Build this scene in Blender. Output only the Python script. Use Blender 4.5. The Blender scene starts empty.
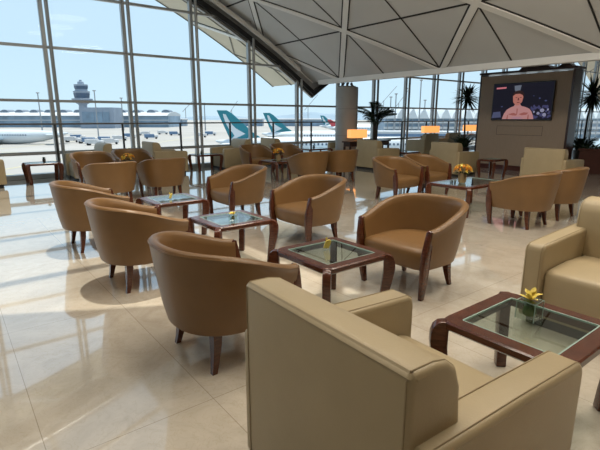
import bpy, bmesh, math, random
from mathutils import Vector, Matrix
random.seed(7)
sc = bpy.context.scene
COL = sc.collection
PI = math.pi
R = math.radians

# ------------------------------------------------------------------ frame of the room
# s runs along the glass wall, d runs from the glass into the room
WX, WY = .7902, .6129
NX, NY = .6129, -.7902
PX, PY = -7.34, 11.06
WANG = math.atan2(WY, WX)
A_TO_GLASS = WANG + PI / 2      # facing the glass wall
A_FROM_GLASS = WANG - PI / 2
A_RIGHT = WANG
A_LEFT = WANG + PI


def P(s, d, z=0.):
    return Vector((PX + s * WX + d * NX, PY + s * WY + d * NY, z))


# ------------------------------------------------------------------ materials
def new_mat(name):
    m = bpy.data.materials.new(name)
    m.use_nodes = True
    nt = m.node_tree
    b = nt.nodes['Principled BSDF']
    return m, nt, b


def plain(name, col, rough=.5, metal=0., noise=.0, scale=8., bump=0., bscale=60., coat=0., spec=.5, emit=None, es=1.):
    m, nt, b = new_mat(name)
    b.inputs['Base Color'].default_value = (*col, 1)
    b.inputs['Roughness'].default_value = rough
    b.inputs['Metallic'].default_value = metal
    b.inputs['Coat Weight'].default_value = coat
    b.inputs['Specular IOR Level'].default_value = spec
    if emit:
        b.inputs['Emission Color'].default_value = (*emit, 1)
        b.inputs['Emission Strength'].default_value = es
    tc = nt.nodes.new('ShaderNodeTexCoord')
    if noise:
        n = nt.nodes.new('ShaderNodeTexNoise')
        n.inputs['Scale'].default_value = scale
        n.inputs['Detail'].default_value = 5
        nt.links.new(tc.outputs['Object'], n.inputs['Vector'])
        r = nt.nodes.new('ShaderNodeValToRGB')
        r.color_ramp.elements[0].position = .3
        r.color_ramp.elements[1].position = .7
        r.color_ramp.elements[0].color = (*[c * (1 - noise) for c in col], 1)
        r.color_ramp.elements[1].color = (*[min(1, c * (1 + noise)) for c in col], 1)
        nt.links.new(n.outputs['Fac'], r.inputs['Fac'])
        nt.links.new(r.outputs['Color'], b.inputs['Base Color'])
    if bump:
        n2 = nt.nodes.new('ShaderNodeTexNoise')
        n2.inputs['Scale'].default_value = bscale
        n2.inputs['Detail'].default_value = 3
        nt.links.new(tc.outputs['Object'], n2.inputs['Vector'])
        bp = nt.nodes.new('ShaderNodeBump')
        bp.inputs['Strength'].default_value = bump
        bp.inputs['Distance'].default_value = .004
        nt.links.new(n2.outputs['Fac'], bp.inputs['Height'])
        nt.links.new(bp.outputs['Normal'], b.inputs['Normal'])
    return m


def wood(name, c1, c2, rough=.25, sc_=(3, 3, 18), coat=.3):
    m, nt, b = new_mat(name)
    tc = nt.nodes.new('ShaderNodeTexCoord')
    mp = nt.nodes.new('ShaderNodeMapping')
    mp.inputs['Scale'].default_value = sc_
    n = nt.nodes.new('ShaderNodeTexNoise')
    n.inputs['Scale'].default_value = 4
    n.inputs['Detail'].default_value = 6
    n.inputs['Distortion'].default_value = 1.2
    r = nt.nodes.new('ShaderNodeValToRGB')
    r.color_ramp.elements[0].position = .35
    r.color_ramp.elements[1].position = .68
    r.color_ramp.elements[0].color = (*c1, 1)
    r.color_ramp.elements[1].color = (*c2, 1)
    nt.links.new(tc.outputs['Object'], mp.inputs['Vector'])
    nt.links.new(mp.outputs['Vector'], n.inputs['Vector'])
    nt.links.new(n.outputs['Fac'], r.inputs['Fac'])
    nt.links.new(r.outputs['Color'], b.inputs['Base Color'])
    b.inputs['Roughness'].default_value = rough
    b.inputs['Coat Weight'].default_value = coat
    b.inputs['Coat Roughness'].default_value = .08
    return m


def glass(name, tint=(1, 1, 1), refl=.08, rough=0.0):
    """thin sheet glass: clear transmission with a mirror reflection that grows at grazing angles"""
    m = bpy.data.materials.new(name)
    m.use_nodes = True
    nt = m.node_tree
    nt.nodes.clear()
    o = nt.nodes.new('ShaderNodeOutputMaterial')
    t = nt.nodes.new('ShaderNodeBsdfTransparent')
    t.inputs['Color'].default_value = (*tint, 1)
    g = nt.nodes.new('ShaderNodeBsdfGlossy')
    g.inputs['Roughness'].default_value = rough
    ge = nt.nodes.new('ShaderNodeNewGeometry')
    dt = nt.nodes.new('ShaderNodeVectorMath')
    dt.operation = 'DOT_PRODUCT'
    nt.links.new(ge.outputs['Incoming'], dt.inputs[0])
    nt.links.new(ge.outputs['Normal'], dt.inputs[1])

    def mt(op, a, b=None):
        x = nt.nodes.new('ShaderNodeMath')
        x.operation = op
        for i_, q_ in enumerate((a, b)):
            if q_ is None:
                continue
            if isinstance(q_, (int, float)):
                x.inputs[i_].default_value = q_
            else:
                nt.links.new(q_, x.inputs[i_])
        return x.outputs[0]
    ca = mt('ABSOLUTE', dt.outputs['Value'])
    pw = mt('POWER', mt('SUBTRACT', 1., ca), 5.)
    fres = mt('ADD', mt('MULTIPLY', pw, 1 - refl), refl)
    mx = nt.nodes.new('ShaderNodeMixShader')
    nt.links.new(fres, mx.inputs['Fac'])
    nt.links.new(t.outputs[0], mx.inputs[1])
    nt.links.new(g.outputs[0], mx.inputs[2])
    nt.links.new(mx.outputs[0], o.inputs['Surface'])
    return m


M = {}
M['tan'] = plain('tan_leather', (.195, .104, .038), .36, noise=.07, scale=5, bump=.12, bscale=140, spec=.42)
M['beige'] = plain('beige_leather', (.39, .31, .185), .42, noise=.05, scale=4, bump=.14, bscale=120, spec=.4)
M['beige_seam'] = plain('beige_piping', (.31, .24, .14), .5, spec=.35)
M['wood'] = wood('red_brown_wood', (.058, .015, .007), (.115, .032, .014), .25)
M['darkwood'] = wood('dark_wood', (.022, .008, .005), (.05, .016, .010), .3)
M['plinth'] = plain('black_plinth', (.02, .018, .016), .6)
M['table_glass'] = glass('table_glass', (.80, .87, .84), .07)
M['glass_edge'] = plain('glass_edge_green', (.32, .45, .40), .15)
M['win_glass'] = glass('window_glass', (.93, .97, .98), .008)
M['sky_glass'] = glass('fritted_skylight_glass', (.62, .62, .60), .06)
M['alu'] = plain('brushed_aluminium', (.36, .38, .39), .35, .25, noise=.05, scale=3)
M['steel'] = plain('grey_painted_steel', (.36, .37, .37), .4, .3, noise=.04, scale=2)
M['pipe'] = plain('silver_pipe', (.82, .82, .80), .22, .35, noise=.03)
M['black_beam'] = plain('black_beam', (.012, .012, .013), .45, noise=.1)
M['rail'] = plain('grey_rail', (.17, .165, .155), .35, .6, noise=.05)
M['post'] = plain('dark_post', (.03, .034, .035), .4, .3, noise=.05)
M['panel'] = plain('ceiling_panel', (.60, .61, .61), .55, noise=.035, scale=.9)
M['panel2'] = plain('canopy_soffit', (.66, .58, .44), .6, noise=.04, scale=.9)
M['rib'] = plain('ceiling_rib_white', (.80, .80, .78), .5, noise=.02, scale=2)
M['joint'] = plain('ceiling_joint_black', (.015, .015, .016), .6, noise=.1)
M['concrete'] = plain('column_grey_paint', (.33, .335, .33), .55, noise=.05, scale=3)
M['tvwall'] = wood('taupe_wall_panel', (.31, .235, .17), (.35, .265, .195), .5, (22, 22, 1.2), 0)
M['skirt'] = wood('mahogany_skirting', (.05, .013, .009), (.085, .022, .015), .35)
M['leaf'] = plain('dark_green_leaf', (.018, .04, .014), .45, noise=.4, scale=9)
M['leaf2'] = plain('palm_leaf', (.03, .065, .022), .45, noise=.4, scale=9)
M['trunk'] = plain('palm_trunk', (.05, .036, .022), .8, noise=.3, scale=20)
M['pot'] = plain('dark_planter', (.03, .02, .016), .4, noise=.2)
M['petal_y'] = plain('yellow_petal', (.78, .62, .12), .5, noise=.12, scale=40)
M['petal_o'] = plain('orange_petal', (.75, .33, .03), .5, noise=.2, scale=40)
M['petal_c'] = plain('maroon_flower_centre', (.20, .03, .02), .5, noise=.2, scale=60)
M['stem'] = plain('green_moss', (.05, .11, .02), .7, noise=.4, scale=50)
M['vase_tan'] = plain('tan_ceramic_vase', (.30, .21, .11), .3, noise=.08, scale=20)
M['shade'] = plain('lit_orange_lampshade', (.8, .42, .18), .7, noise=.03, emit=(1., .42, .12), es=.9)
M['brass'] = plain('brass', (.45, .30, .12), .3, .9, noise=.05)
M['bezel'] = plain('tv_bezel', (.01, .01, .012), .3, noise=.05)


def emis(name, col, st=1.):
    return plain(name, (0.004, 0.004, 0.004), .8, emit=col, es=st, noise=.02, spec=.05)


# marble tiles
def floor_mat():
    m, nt, b = new_mat('cream_marble_tiles')
    tc = nt.nodes.new('ShaderNodeTexCoord')
    br = nt.nodes.new('ShaderNodeTexBrick')
    br.offset = 0
    br.offset_frequency = 1
    br.inputs['Scale'].default_value = 1
    br.inputs['Brick Width'].default_value = .8
    br.inputs['Row Height'].default_value = 1.6
    br.inputs['Mortar Size'].default_value = .0022
    br.inputs['Mortar Smooth'].default_value = .2
    br.inputs['Color1'].default_value = (.60, .545, .46, 1)
    br.inputs['Color2'].default_value = (.62, .565, .48, 1)
    br.inputs['Mortar'].default_value = (.38, .33, .26, 1)
    nt.links.new(tc.outputs['Object'], br.inputs['Vector'])
    n1 = nt.nodes.new('ShaderNodeTexNoise')
    n1.inputs['Scale'].default_value = 3.2
    n1.inputs['Detail'].default_value = 9
    n1.inputs['Roughness'].default_value = .65
    n1.inputs['Distortion'].default_value = 1.4
    nt.links.new(tc.outputs['Object'], n1.inputs['Vector'])
    r1 = nt.nodes.new('ShaderNodeValToRGB')
    r1.color_ramp.elements[0].position = .36
    r1.color_ramp.elements[1].position = .62
    r1.color_ramp.elements[0].color = (.90, .885, .855, 1)
    r1.color_ramp.elements[1].color = (1.04, 1.035, 1.02, 1)
    nt.links.new(n1.outputs['Fac'], r1.inputs['Fac'])
    n2 = nt.nodes.new('ShaderNodeTexNoise')
    n2.inputs['Scale'].default_value = 9
    n2.inputs['Detail'].default_value = 6
    n2.inputs['Distortion'].default_value = 2.5
    nt.links.new(tc.outputs['Object'], n2.inputs['Vector'])
    r2 = nt.nodes.new('ShaderNodeValToRGB')
    r2.color_ramp.elements[0].position = .47
    r2.color_ramp.elements[0].color = (1, 1, 1, 1)
    e = r2.color_ramp.elements.new(.5)
    e.color = (.93, .91, .87, 1)
    r2.color_ramp.elements[2].position = .53
    r2.color_ramp.elements[2].color = (1, 1, 1, 1)
    nt.links.new(n2.outputs['Fac'], r2.inputs['Fac'])

    def mul(a, c):
        x = nt.nodes.new('ShaderNodeMix')
        x.data_type = 'RGBA'
        x.blend_type = 'MULTIPLY'
        x.inputs[0].default_value = 1
        nt.links.new(a, x.inputs[6])
        nt.links.new(c, x.inputs[7])
        return x.outputs[2]
    o = mul(mul(br.outputs['Color'], r1.outputs['Color']), r2.outputs['Color'])
    nt.links.new(o, b.inputs['Base Color'])
    b.inputs['Roughness'].default_value = .07
    b.inputs['IOR'].default_value = 1.7
    b.inputs['Coat Weight'].default_value = 1.
    b.inputs['Coat Roughness'].default_value = .02
    b.inputs['Coat IOR'].default_value = 1.6
    return m


M['floor'] = floor_mat()

# ------------------------------------------------------------------ mesh helpers


class MB:
    def __init__(self):
        self.v = []
        self.f = []
        self.mi = []

    def add(self, vs, fs, mi=0, T=None):
        o = len(self.v)
        for p in vs:
            p = Vector(p)
            if T is not None:
                p = T @ p
            self.v.append(p)
        for f in fs:
            self.f.append([i + o for i in f])
            self.mi.append(mi)
        return self

    def bm(self, bm, mi=0, T=None):
        bm.verts.index_update()
        self.add([v.co.copy() for v in bm.verts], [[v.index for v in f.verts] for f in bm.faces], mi, T)
        bm.free()
        return self

    def box(self, x0, x1, y0, y1, z0, z1, bev=0., seg=2, mi=0, T=None):
        bm = bmesh.new()
        bmesh.ops.create_cube(bm, size=1)
        for v in bm.verts:
            v.co = Vector(((x0 + x1) / 2 + v.co.x * (x1 - x0), (y0 + y1) / 2 + v.co.y * (y1 - y0), (z0 + z1) / 2 + v.co.z * (z1 - z0)))
        if bev:
            bmesh.ops.bevel(bm, geom=list(bm.edges), offset=bev, segments=seg, profile=.6, affect='EDGES')
        return self.bm(bm, mi, T)

    def prism(self, pts, h0, h1, axis='y', bev=0., seg=2, mi=0, T=None):
        """polygon pts extruded from h0 to h1 along an axis; pts are (x,z) for y, (x,y) for z, (y,z) for x"""
        def mk(a, b, h):
            return {'y': (a, h, b), 'z': (a, b, h), 'x': (h, a, b)}[axis]
        bm = bmesh.new()
        A = [bm.verts.new(mk(a, b, h0)) for a, b in pts]
        B = [bm.verts.new(mk(a, b, h1)) for a, b in pts]
        n = len(pts)
        bm.faces.new(A)
        bm.faces.new(B[::-1])
        for i in range(n):
            bm.faces.new([A[i], B[i], B[(i + 1) % n], A[(i + 1) % n]])
        bmesh.ops.recalc_face_normals(bm, faces=list(bm.faces))
        if bev:
            bmesh.ops.bevel(bm, geom=[e for e in bm.edges if e.calc_face_angle(0) > R(35)], offset=bev, segments=seg, profile=.6, affect='EDGES')
        return self.bm(bm, mi, T)

    def tube(self, pts, r, seg=8, mi=0, cap=True, T=None, flat=None):
        pts = [Vector(p) for p in pts]
        n = len(pts)
        vs, fs = [], []
        up = Vector((0, 0, 1))
        for i, p in enumerate(pts):
            t = (pts[min(i + 1, n - 1)] - pts[max(i - 1, 0)])
            if t.length < 1e-9:
                t = Vector((0, 0, 1))
            t.normalize()
            a = t.cross(up)
            if a.length < .05:
                a = t.cross(Vector((1, 0, 0)))
            a.normalize()
            b = t.cross(a)
            rr = r[i] if isinstance(r, (list, tuple)) else r
            for k in range(seg):
                th = 2 * PI * k / seg
                vs.append(p + (a * math.cos(th) + b * math.sin(th) * (flat or 1)) * rr)
        for i in range(n - 1):
            for k in range(seg):
                k2 = (k + 1) % seg
                fs.append([i * seg + k, i * seg + k2, (i + 1) * seg + k2, (i + 1) * seg + k])
        if cap:
            fs.append(list(range(seg))[::-1])
            fs.append([(n - 1) * seg + k for k in range(seg)])
        return self.add(vs, fs, mi, T)

    def lathe(self, prof, seg=24, mi=0, T=None, c=(0, 0)):
        vs, fs = [], []
        for r, z in prof:
            for k in range(seg):
                th = 2 * PI * k / seg
                vs.append((c[0] + r * math.cos(th), c[1] + r * math.sin(th), z))
        for i in range(len(prof) - 1):
            for k in range(seg):
                k2 = (k + 1) % seg
                fs.append([i * seg + k, i * seg + k2, (i + 1) * seg + k2, (i + 1) * seg + k])
        if prof[0][0] > 1e-5:
            fs.append(list(range(seg))[::-1])
        if prof[-1][0] > 1e-5:
            fs.append([(len(prof) - 1) * seg + k for k in range(seg)])
        return self.add(vs, fs, mi, T)

    def loft(self, loops, cap0=True, cap1=True, mi=0, closed=True, T=None):
        n = len(loops[0])
        vs = [p for L in loops for p in L]
        fs = []
        for i in range(len(loops) - 1):
            for k in range(n if closed else n - 1):
                k2 = (k + 1) % n
                fs.append([i * n + k, i * n + k2, (i + 1) * n + k2, (i + 1) * n + k])
        if cap0:
            fs.append(list(range(n))[::-1])
        if cap1:
            fs.append([(len(loops) - 1) * n + k for k in range(n)])
        return self.add(vs, fs, mi, T)

    def leaf(self, base, dirv, length, width, droop=.3, n=5, mi=0, side=None):
        """a curved strap leaf with a folded midrib"""
        base = Vector(base)
        dirv = Vector(dirv).normalized()
        s_ = dirv.cross(Vector((0, 0, 1)))
        if s_.length < .05:
            s_ = Vector((1, 0, 0))
        s_.normalize()
        if side is not None:
            s_ = side
        vs, fs = [], []
        for i in range(n + 1):
            t = i / n
            p = base + dirv * length * t + Vector((0, 0, -droop * length * t * t))
            wd = width * (math.sin(PI * min(1, .12 + .88 * t)) ** .7) * .5 + .0005
            vs += [p - s_ * wd + Vector((0, 0, wd * .25)), p, p + s_ * wd + Vector((0, 0, wd * .25))]
        for i in range(n):
            a = i * 3
            fs += [[a, a + 1, a + 4, a + 3], [a + 1, a + 2, a + 5, a + 4]]
        return self.add(vs, fs, mi)

    def build(self, name, mat, parent=None, smooth=35, kind=None):
        me = bpy.data.meshes.new(name)
        me.from_pydata([tuple(v) for v in self.v], [], self.f)
        mats = mat if isinstance(mat, (list, tuple)) else [mat]
        for m in mats:
            me.materials.append(m)
        for p, i in zip(me.polygons, self.mi):
            p.material_index = i
        bm = bmesh.new()
        bm.from_mesh(me)
        bmesh.ops.recalc_face_normals(bm, faces=list(bm.faces))
        bm.to_mesh(me)
        bm.free()
        if smooth:
            me.polygons.foreach_set('use_smooth', [True] * len(me.polygons))
            try:
                me.set_sharp_from_angle(angle=R(smooth))
            except Exception:
                pass
        o = bpy.data.objects.new(name, me)
        COL.objects.link(o)
        if parent:
            o.parent = parent
        if kind:
            o['kind'] = kind
        return o


def thing(name, label, cat, loc=(0, 0, 0), rz=0, group=None):
    o = bpy.data.objects.new(name, None)
    COL.objects.link(o)
    o.empty_display_size = .1
    o.location = loc
    o.rotation_euler = (0, 0, rz)
    o['label'] = label
    o['category'] = cat
    if group:
        o['group'] = group
    return o


def tag(o, label, cat, group=None):
    o['label'] = label
    o['category'] = cat
    if group:
        o['group'] = group
    return o


def dup(root, loc, rz, label, group=None):
    r = root.copy()
    COL.objects.link(r)
    r.location = loc
    r.rotation_euler = (0, 0, rz)
    r['label'] = label
    if group:
        r['group'] = group
    for ch in list(root.children):
        c = ch.copy()
        COL.objects.link(c)
        c.parent = r
        for g in ch.children:
            q = g.copy()
            COL.objects.link(q)
            q.parent = c
    return r


# ------------------------------------------------------------------ SETTING
# floor, its tiles laid along the glass wall
fb = MB()
fb.box(-34, 48, -0.02, 34, -.3, 0)
fl = fb.build('floor', M['floor'], smooth=0, kind='structure')
# local x = s, local y = -d so the frame stays right handed
for v in fl.data.vertices:
    v.co.y = -v.co.y
_bm = bmesh.new()
_bm.from_mesh(fl.data)
bmesh.ops.recalc_face_normals(_bm, faces=list(_bm.faces))
_bm.to_mesh(fl.data)
_bm.free()
fl.location = (PX - .0 * WX, PY, 0)
fl.rotation_euler = (0, 0, WANG)

# vault geometry: circular arches whose valleys run into the room
RV = 30.
AV = R(34)
VALLEY = 9.87
HALF = RV * math.sin(AV)
ZV = 2.74
ZT = ZV + RV * (1 - math.cos(AV))


def zv(s):
    """underside height of the vaults at position s along the wall"""
    c0 = VALLEY - HALF
    if s > VALLEY:
        c0 = VALLEY + HALF
    if s < VALLEY - 2 * HALF:
        c0 = VALLEY - 3 * HALF
    x = min(abs(s - c0), RV - .1)
    return ZT - RV + math.sqrt(RV * RV - x * x)


MUL0 = 1.34 - 1.955 * 6
M['backwall'] = plain('warm_grey_wall', (.42, .38, .32), .6, noise=.04)
DS, DD = 1.75, 1.975
D0 = 1.5 - DD * 2      # -2.45
SLV = [VALLEY - DS * k for k in range(0, 20)] # from the valley to the left
DEND = 20.


def sky_edge(s):
    """the skylight's inner edge runs slantwise over the bays"""
    return 8.77 + .62 * (s - 1.06)  # slant of this unseen edge is shaped to place sunlight on the floor


def slab(mb, s0, s1, d0, d1, th=.28, n=3):
    D_in = d0
    vs, fs = [], []
    for i in range(n + 1):
        s = s0 + (s1 - s0) * i / n
        z = zv(min(max(s, min(s0, s1) + 1e-4), max(s0, s1) - 1e-4))
        d0 = D_in(s) if callable(D_in) else D_in
        vs += [P(s, d0, z), P(s, d1, z), P(s, d1, z + th), P(s, d0, z + th)]
    for i in range(n):
        a = i * 4
        for k in range(4):
            k2 = (k + 1) % 4
            fs.append([a + k, a + k2, a + 4 + k2, a + 4 + k])
    fs.append([0, 1, 2, 3])
    e = n * 4
    fs.append([e + 3, e + 2, e + 1, e])
    mb.add(vs, fs)


SKY_S = (VALLEY - DS * 7, VALLEY - DS * 4)     # -2.38 .. 2.87
SKY_D = (.3, 8.95)
mb = MB()
mc = MB()
svals = [VALLEY - DS * k for k in range(0, 20)]
for k in range(len(svals) - 1):
    a, b = svals[k + 1], svals[k]
    if a < VALLEY - 2 * HALF:
        a = VALLEY - 2 * HALF
    if b <= VALLEY - 2 * HALF:
        break
    if a >= SKY_S[0] - .01 and b <= SKY_S[1] + .01:
        slab(mb, a, b, .0, SKY_D[0])
        slab(mb, a, b, sky_edge, DEND)
    else:
        slab(mb, a, b, 0., DEND)
    slab(mc, a, b, -2.6, -.12)
s = VALLEY
while s < VALLEY + 2 * HALF - .1:
    e = min(s + DS, VALLEY + 2 * HALF)
    slab(mb, s, e, 0., DEND)
    slab(mc, s, e, -2.6, -.12)
    s = e
ceil_ = mb.build('ceiling', M['panel'], smooth=20, kind='structure')
canopy = mc.build('trim_1', M['panel2'], smooth=20, kind='structure')


def strip(mb, a, b, wid, drop, th=.02, n=6):
    """a flat bar hugging the underside of the vault from (s,d) a to b"""
    ax = Vector((b[0] - a[0], b[1] - a[1]))
    L = ax.length
    ax.normalize()
    pr = Vector((-ax.y, ax.x)) * wid / 2
    loops = []
    for i in range(n + 1):
        t = i / n
        s, d = a[0] + (b[0] - a[0]) * t, a[1] + (b[1] - a[1]) * t
        pts = []
        for sg, dz in ((-1, 0), (1, 0), (1, th), (-1, th)):
            ss = s + pr.x * sg
            dd = d + pr.y * sg
            hi = VALLEY - .002 if s <= VALLEY + .001 and min(a[0], b[0]) < VALLEY else 1e9
            lo = VALLEY + .002 if max(a[0], b[0]) > VALLEY else -1e9
            ss = min(max(ss, lo), hi)
            pts.append(P(ss, dd, zv(ss) - drop - th + dz))
        loops.append(pts)
    mb.loft(loops)


ribs, joints = MB(), MB()
out_ribs = MB()


def in_sky(a, b):
    ms, md = (a[0] + b[0]) / 2, (a[1] + b[1]) / 2
    return SKY_S[0] < ms < SKY_S[1] and SKY_D[0] < md < sky_edge(ms) + 1


for side in (-1, 1):
    for i in range(0, 17):
        for j in range(-1, 10):
            s0_, s1_ = VALLEY + side * DS * i, VALLEY + side * DS * (i + 1)
            d_ = 1.5 + DD * j
            if side < 0 and i < 17 or side > 0:
                # diagonal ribs on even nodes
                if (i + j) % 2 == 0:
                    for dj in (-1, 1):
                        a, b = (s0_, d_), (s1_, 1.5 + DD * (j + dj))
                        if min(a[1], b[1]) < 0:
                            t = (0.12 - a[1]) / (b[1] - a[1])
                            q = (a[0] + (b[0] - a[0]) * t, .12)
                            if a[1] < 0:
                                a = q
                            else:
                                b = q
                        if in_sky(a, b):
                            continue
                        strip(joints, a, b, .20, .004, .012)
                        strip(ribs, a, b, .135, .012, .03)
                # cross joints
                if d_ > 0 and not in_sky((s0_, d_), (s1_, d_)):
                    strip(joints, (s0_, d_), (s1_, d_), .035, .004, .01)
                # long joints
                if i > 0:
                    a, b = (s0_, max(d_, .12)), (s0_, d_ + DD)
                    if not (SKY_S[0] - .1 < s0_ < SKY_S[1] + .1 and SKY_D[0] - 1.8 < (a[1] + b[1]) / 2 < SKY_D[1] + .1):
                        strip(joints, a, b, .035, .004, .01, 1)
for side in (-1, 1):
    for i in range(0, 17):
        s0_, s1_ = VALLEY + side * DS * i, VALLEY + side * DS * (i + 1)
        a, b = (s0_, -.2), (s1_, -2.5)
        if i % 2:
            a, b = (s0_, -2.5), (s1_, -.2)
        strip(out_ribs, a, b, .045, .004, .02)
    for dd_ in (-2.54, -1.3):
        for i in range(17):
            strip(out_ribs, (VALLEY + side * DS * i, dd_), (VALLEY + side * DS * (i + 1), dd_), .05, .004, .02, 3)
ribs.build('rib', M['rib'], ceil_, 20)
joints.build('panel_joint', M['joint'], ceil_, 20)
out_ribs.build('soffit_joint', plain('soffit_joint_grey', (.18, .16, .13), .6, noise=.1), canopy, 20)
# valley fascia into the room
vb = MB()
vb.prism([(VALLEY - .11, ZV - .085), (VALLEY + .11, ZV - .085), (VALLEY + .13, ZV + .06), (VALLEY - .13, ZV + .06)], .45, DEND, 'y')
vb.v = [P(v.x, v.y, v.z) for v in vb.v]
vb.build('trim_2', M['rib'], smooth=0, kind='structure')
wb = MB()
wb.box(MUL0, VALLEY + 2 * HALF, 0, .2, 0, 9, T=Matrix.Translation(P(0, DEND, 0)) @ Matrix.Rotation(WANG, 4, 'Z'))
wb.build('wall_back', M['backwall'], smooth=0, kind='structure')
wb = MB()
wb.box(MUL0 - .2, MUL0, -DEND, 0, 0, 9, T=Matrix.Translation(P(0, 0, 0)) @ Matrix.Rotation(WANG, 4, 'Z'))
wb.build('wall_left', M['backwall'], smooth=0, kind='structure')
# skylight glazing and its bars
sk = MB()
n = 6
vs, fs = [], []
for i in range(n + 1):
    s = SKY_S[0] + (SKY_S[1] - SKY_S[0]) * i / n
    vs += [P(s, SKY_D[0], zv(s) + .12), P(s, sky_edge(s), zv(s) + .12)]
for i in range(n):
    fs.append([i * 2, i * 2 + 1, i * 2 + 3, i * 2 + 2])
sk.add(vs, fs)
skl = sk.build('window_30', M['sky_glass'], smooth=20, kind='structure')
bars = MB()
d = SKY_D[0] + .05
while d < SKY_D[1] + .01:
    for i in range(6):
        a = SKY_S[0] + (SKY_S[1] - SKY_S[0]) * i / 6
        b = SKY_S[0] + (SKY_S[1] - SKY_S[0]) * (i + 1) / 6
        if d > min(sky_edge(a), sky_edge(b)):
            continue
        bars.tube([P(a, d, zv(a) + .02), P(b, d, zv(b) + .02)], .075, 6)
    d += 1.81
for i in (0, 3, 6):
    a = SKY_S[0] + (SKY_S[1] - SKY_S[0]) * i / 6
    bars.tube([P(a, SKY_D[0], zv(a)), P(a, sky_edge(a), zv(a))], .07, 6)
bars.build('glazing_bar', M['steel'], skl)

# black edge beam and silver pipe following the arches along the glass
for nm, (sa, sb) in {'trim_3': (VALLEY - 2 * HALF + .05, VALLEY), 'trim_4': (VALLEY, VALLEY + 2 * HALF)}.items():
    be, pp, fr = MB(), MB(), MB()
    loops, l2, pts = [], [], []
    N_ = 40
    for i in range(N_ + 1):
        s = sa + (sb - sa) * i / N_
        z = zv(s if nm == 'trim_3' else max(s, VALLEY + .001))
        loops.append([P(s, -.06, z - .45), P(s, .10, z - .45), P(s, .10, z - .28), P(s, -.06, z - .28)])
        l2.append([P(s, -.12, z - .53), P(s, -.02, z - .53), P(s, -.02, z + .0), P(s, -.12, z + .0)])
        if (nm == 'trim_3' and s < VALLEY - .6) or (nm == 'trim_4' and s > VALLEY + .6):
            pts.append(P(s, .30, z - .17))
    be.loft(loops)
    fr.loft(l2)
    pp.tube(pts, .07, 10)
    b_ = be.build(nm, M['black_beam'], smooth=20, kind='structure')
    pp.build('pipe', M['pipe'], b_)
    fr.build('edge_frame', M['steel'], b_, 20)
    br = MB()
    for k in range(1, 12):
        s = (VALLEY - .9 - 1.95 * (k - 1)) if nm == 'trim_3' else (VALLEY + .9 + 1.95 * (k - 1))
        z = zv(s)
        br.box(-.09, .09, -.05, .05, -.05, .1, .01, T=Matrix.Translation(P(s, .30, z - .12)) @ Matrix.Rotation(WANG, 4, 'Z'))
        br.tube([P(s - .12, .30, z - .08), P(s - .12, .22, z + .01)], .02, 6)
        br.tube([P(s + .12, .30, z - .08), P(s + .12, .22, z + .01)], .02, 6)
    br.build('bracket', M['steel'], b_)

# glass wall: one window per bay, with its steel mullion, inner tube and transoms
MUL = [1.34 + 1.955 * k for k in range(-6, 19)]
TRZ = [.63, 1.92, 3.2, 4.48, 5.76, 7.04]
for k in range(len(MUL) - 1):
    a, b = MUL[k], MUL[k + 1]

    def ztop(s):
        return zv(s) - .45
    g = MB()
    cuts = [a]
    if a < VALLEY < b:
        cuts.append(VALLEY)
    cuts.append(b)
    for q in range(len(cuts) - 1):
        u, v = cuts[q], cuts[q + 1]
        lo = .06
        g.add([P(u, -.02, lo), P(v, -.02, lo), P(v, -.02, ztop(v - .001)), P(u, -.02, ztop(u + .001))], [[0, 1, 2, 3]])
    w_ = g.build('window_%d' % (k + 1), M['win_glass'], smooth=0, kind='structure')
    f_ = MB()
    T = Matrix.Translation(P(a, 0, 0)) @ Matrix.Rotation(WANG, 4, 'Z')
    f_.box(-.045, .045, -.05, .09, 0, zv(a) - .2, .008, 1, T=T)
    f_.build('mullion', M['alu'], w_)
    tb = MB()
    tb.tube([P(a + .12, .10, 0), P(a + .12, .10, zv(a + .12) - .3)], .045, 10)
    for z in TRZ:
        if z < zv(a) - .4:
            tb.tube([P(a, .02, z), P(a + .12, .10, z)], .02, 6)
    tb.build('inner_tube', M['alu'], w_)
    for z in TRZ:
        if z < max(ztop(a), ztop(b)) - .05:
            u, v = a, b
            # stop the bar where the arch cuts it
            if ztop(a) < z or ztop(b) < z:
                for _ in range(200):
                    if ztop(a) < z:
                        u += .01
                        if ztop(u) >= z:
                            break
                    else:
                        v -= .01
                        if ztop(v) >= z:
                            break
            t_ = MB()
            hh = .032 if z > 1 else .04
            c0 = P((u + v) / 2, 0, z)
            t_.box(-(v - u) / 2, (v - u) / 2, -.05, .06, -hh, hh, .006, 1, T=Matrix.Translation(c0) @ Matrix.Rotation(WANG, 4, 'Z'))
            t_.build('transom', M['alu'], w_)
s_ = MB()
s_.box((MUL[0]), MUL[-1], -.12, .14, 0, .12, .01, 1, T=Matrix.Translation(P(0, 0, 0)) @ Matrix.Rotation(WANG, 4, 'Z'))
s_.build('trim_5', M['alu'], kind='structure')

# handrail in front of the glass
rail = thing('handrail', 'long grey metal handrail on dark posts running in front of the glass wall', 'railing', P(1.3, .26), WANG)
rb = MB()
rb.box(-11, 34, -.03, .03, 1.335, 1.375, .008, 1)
rb.build('rail', M['rail'], rail)
for k in range(-6, 21):
    pb = MB()
    x = k * 1.66
    pb.box(x - .022, x + .022, -.03, .03, 0, 1.335, .005, 1)
    pb.box(x - .06, x + .06, -.05, .05, 0, .015, .003, 1)
    pb.build('post', M['post'], rail)

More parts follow.
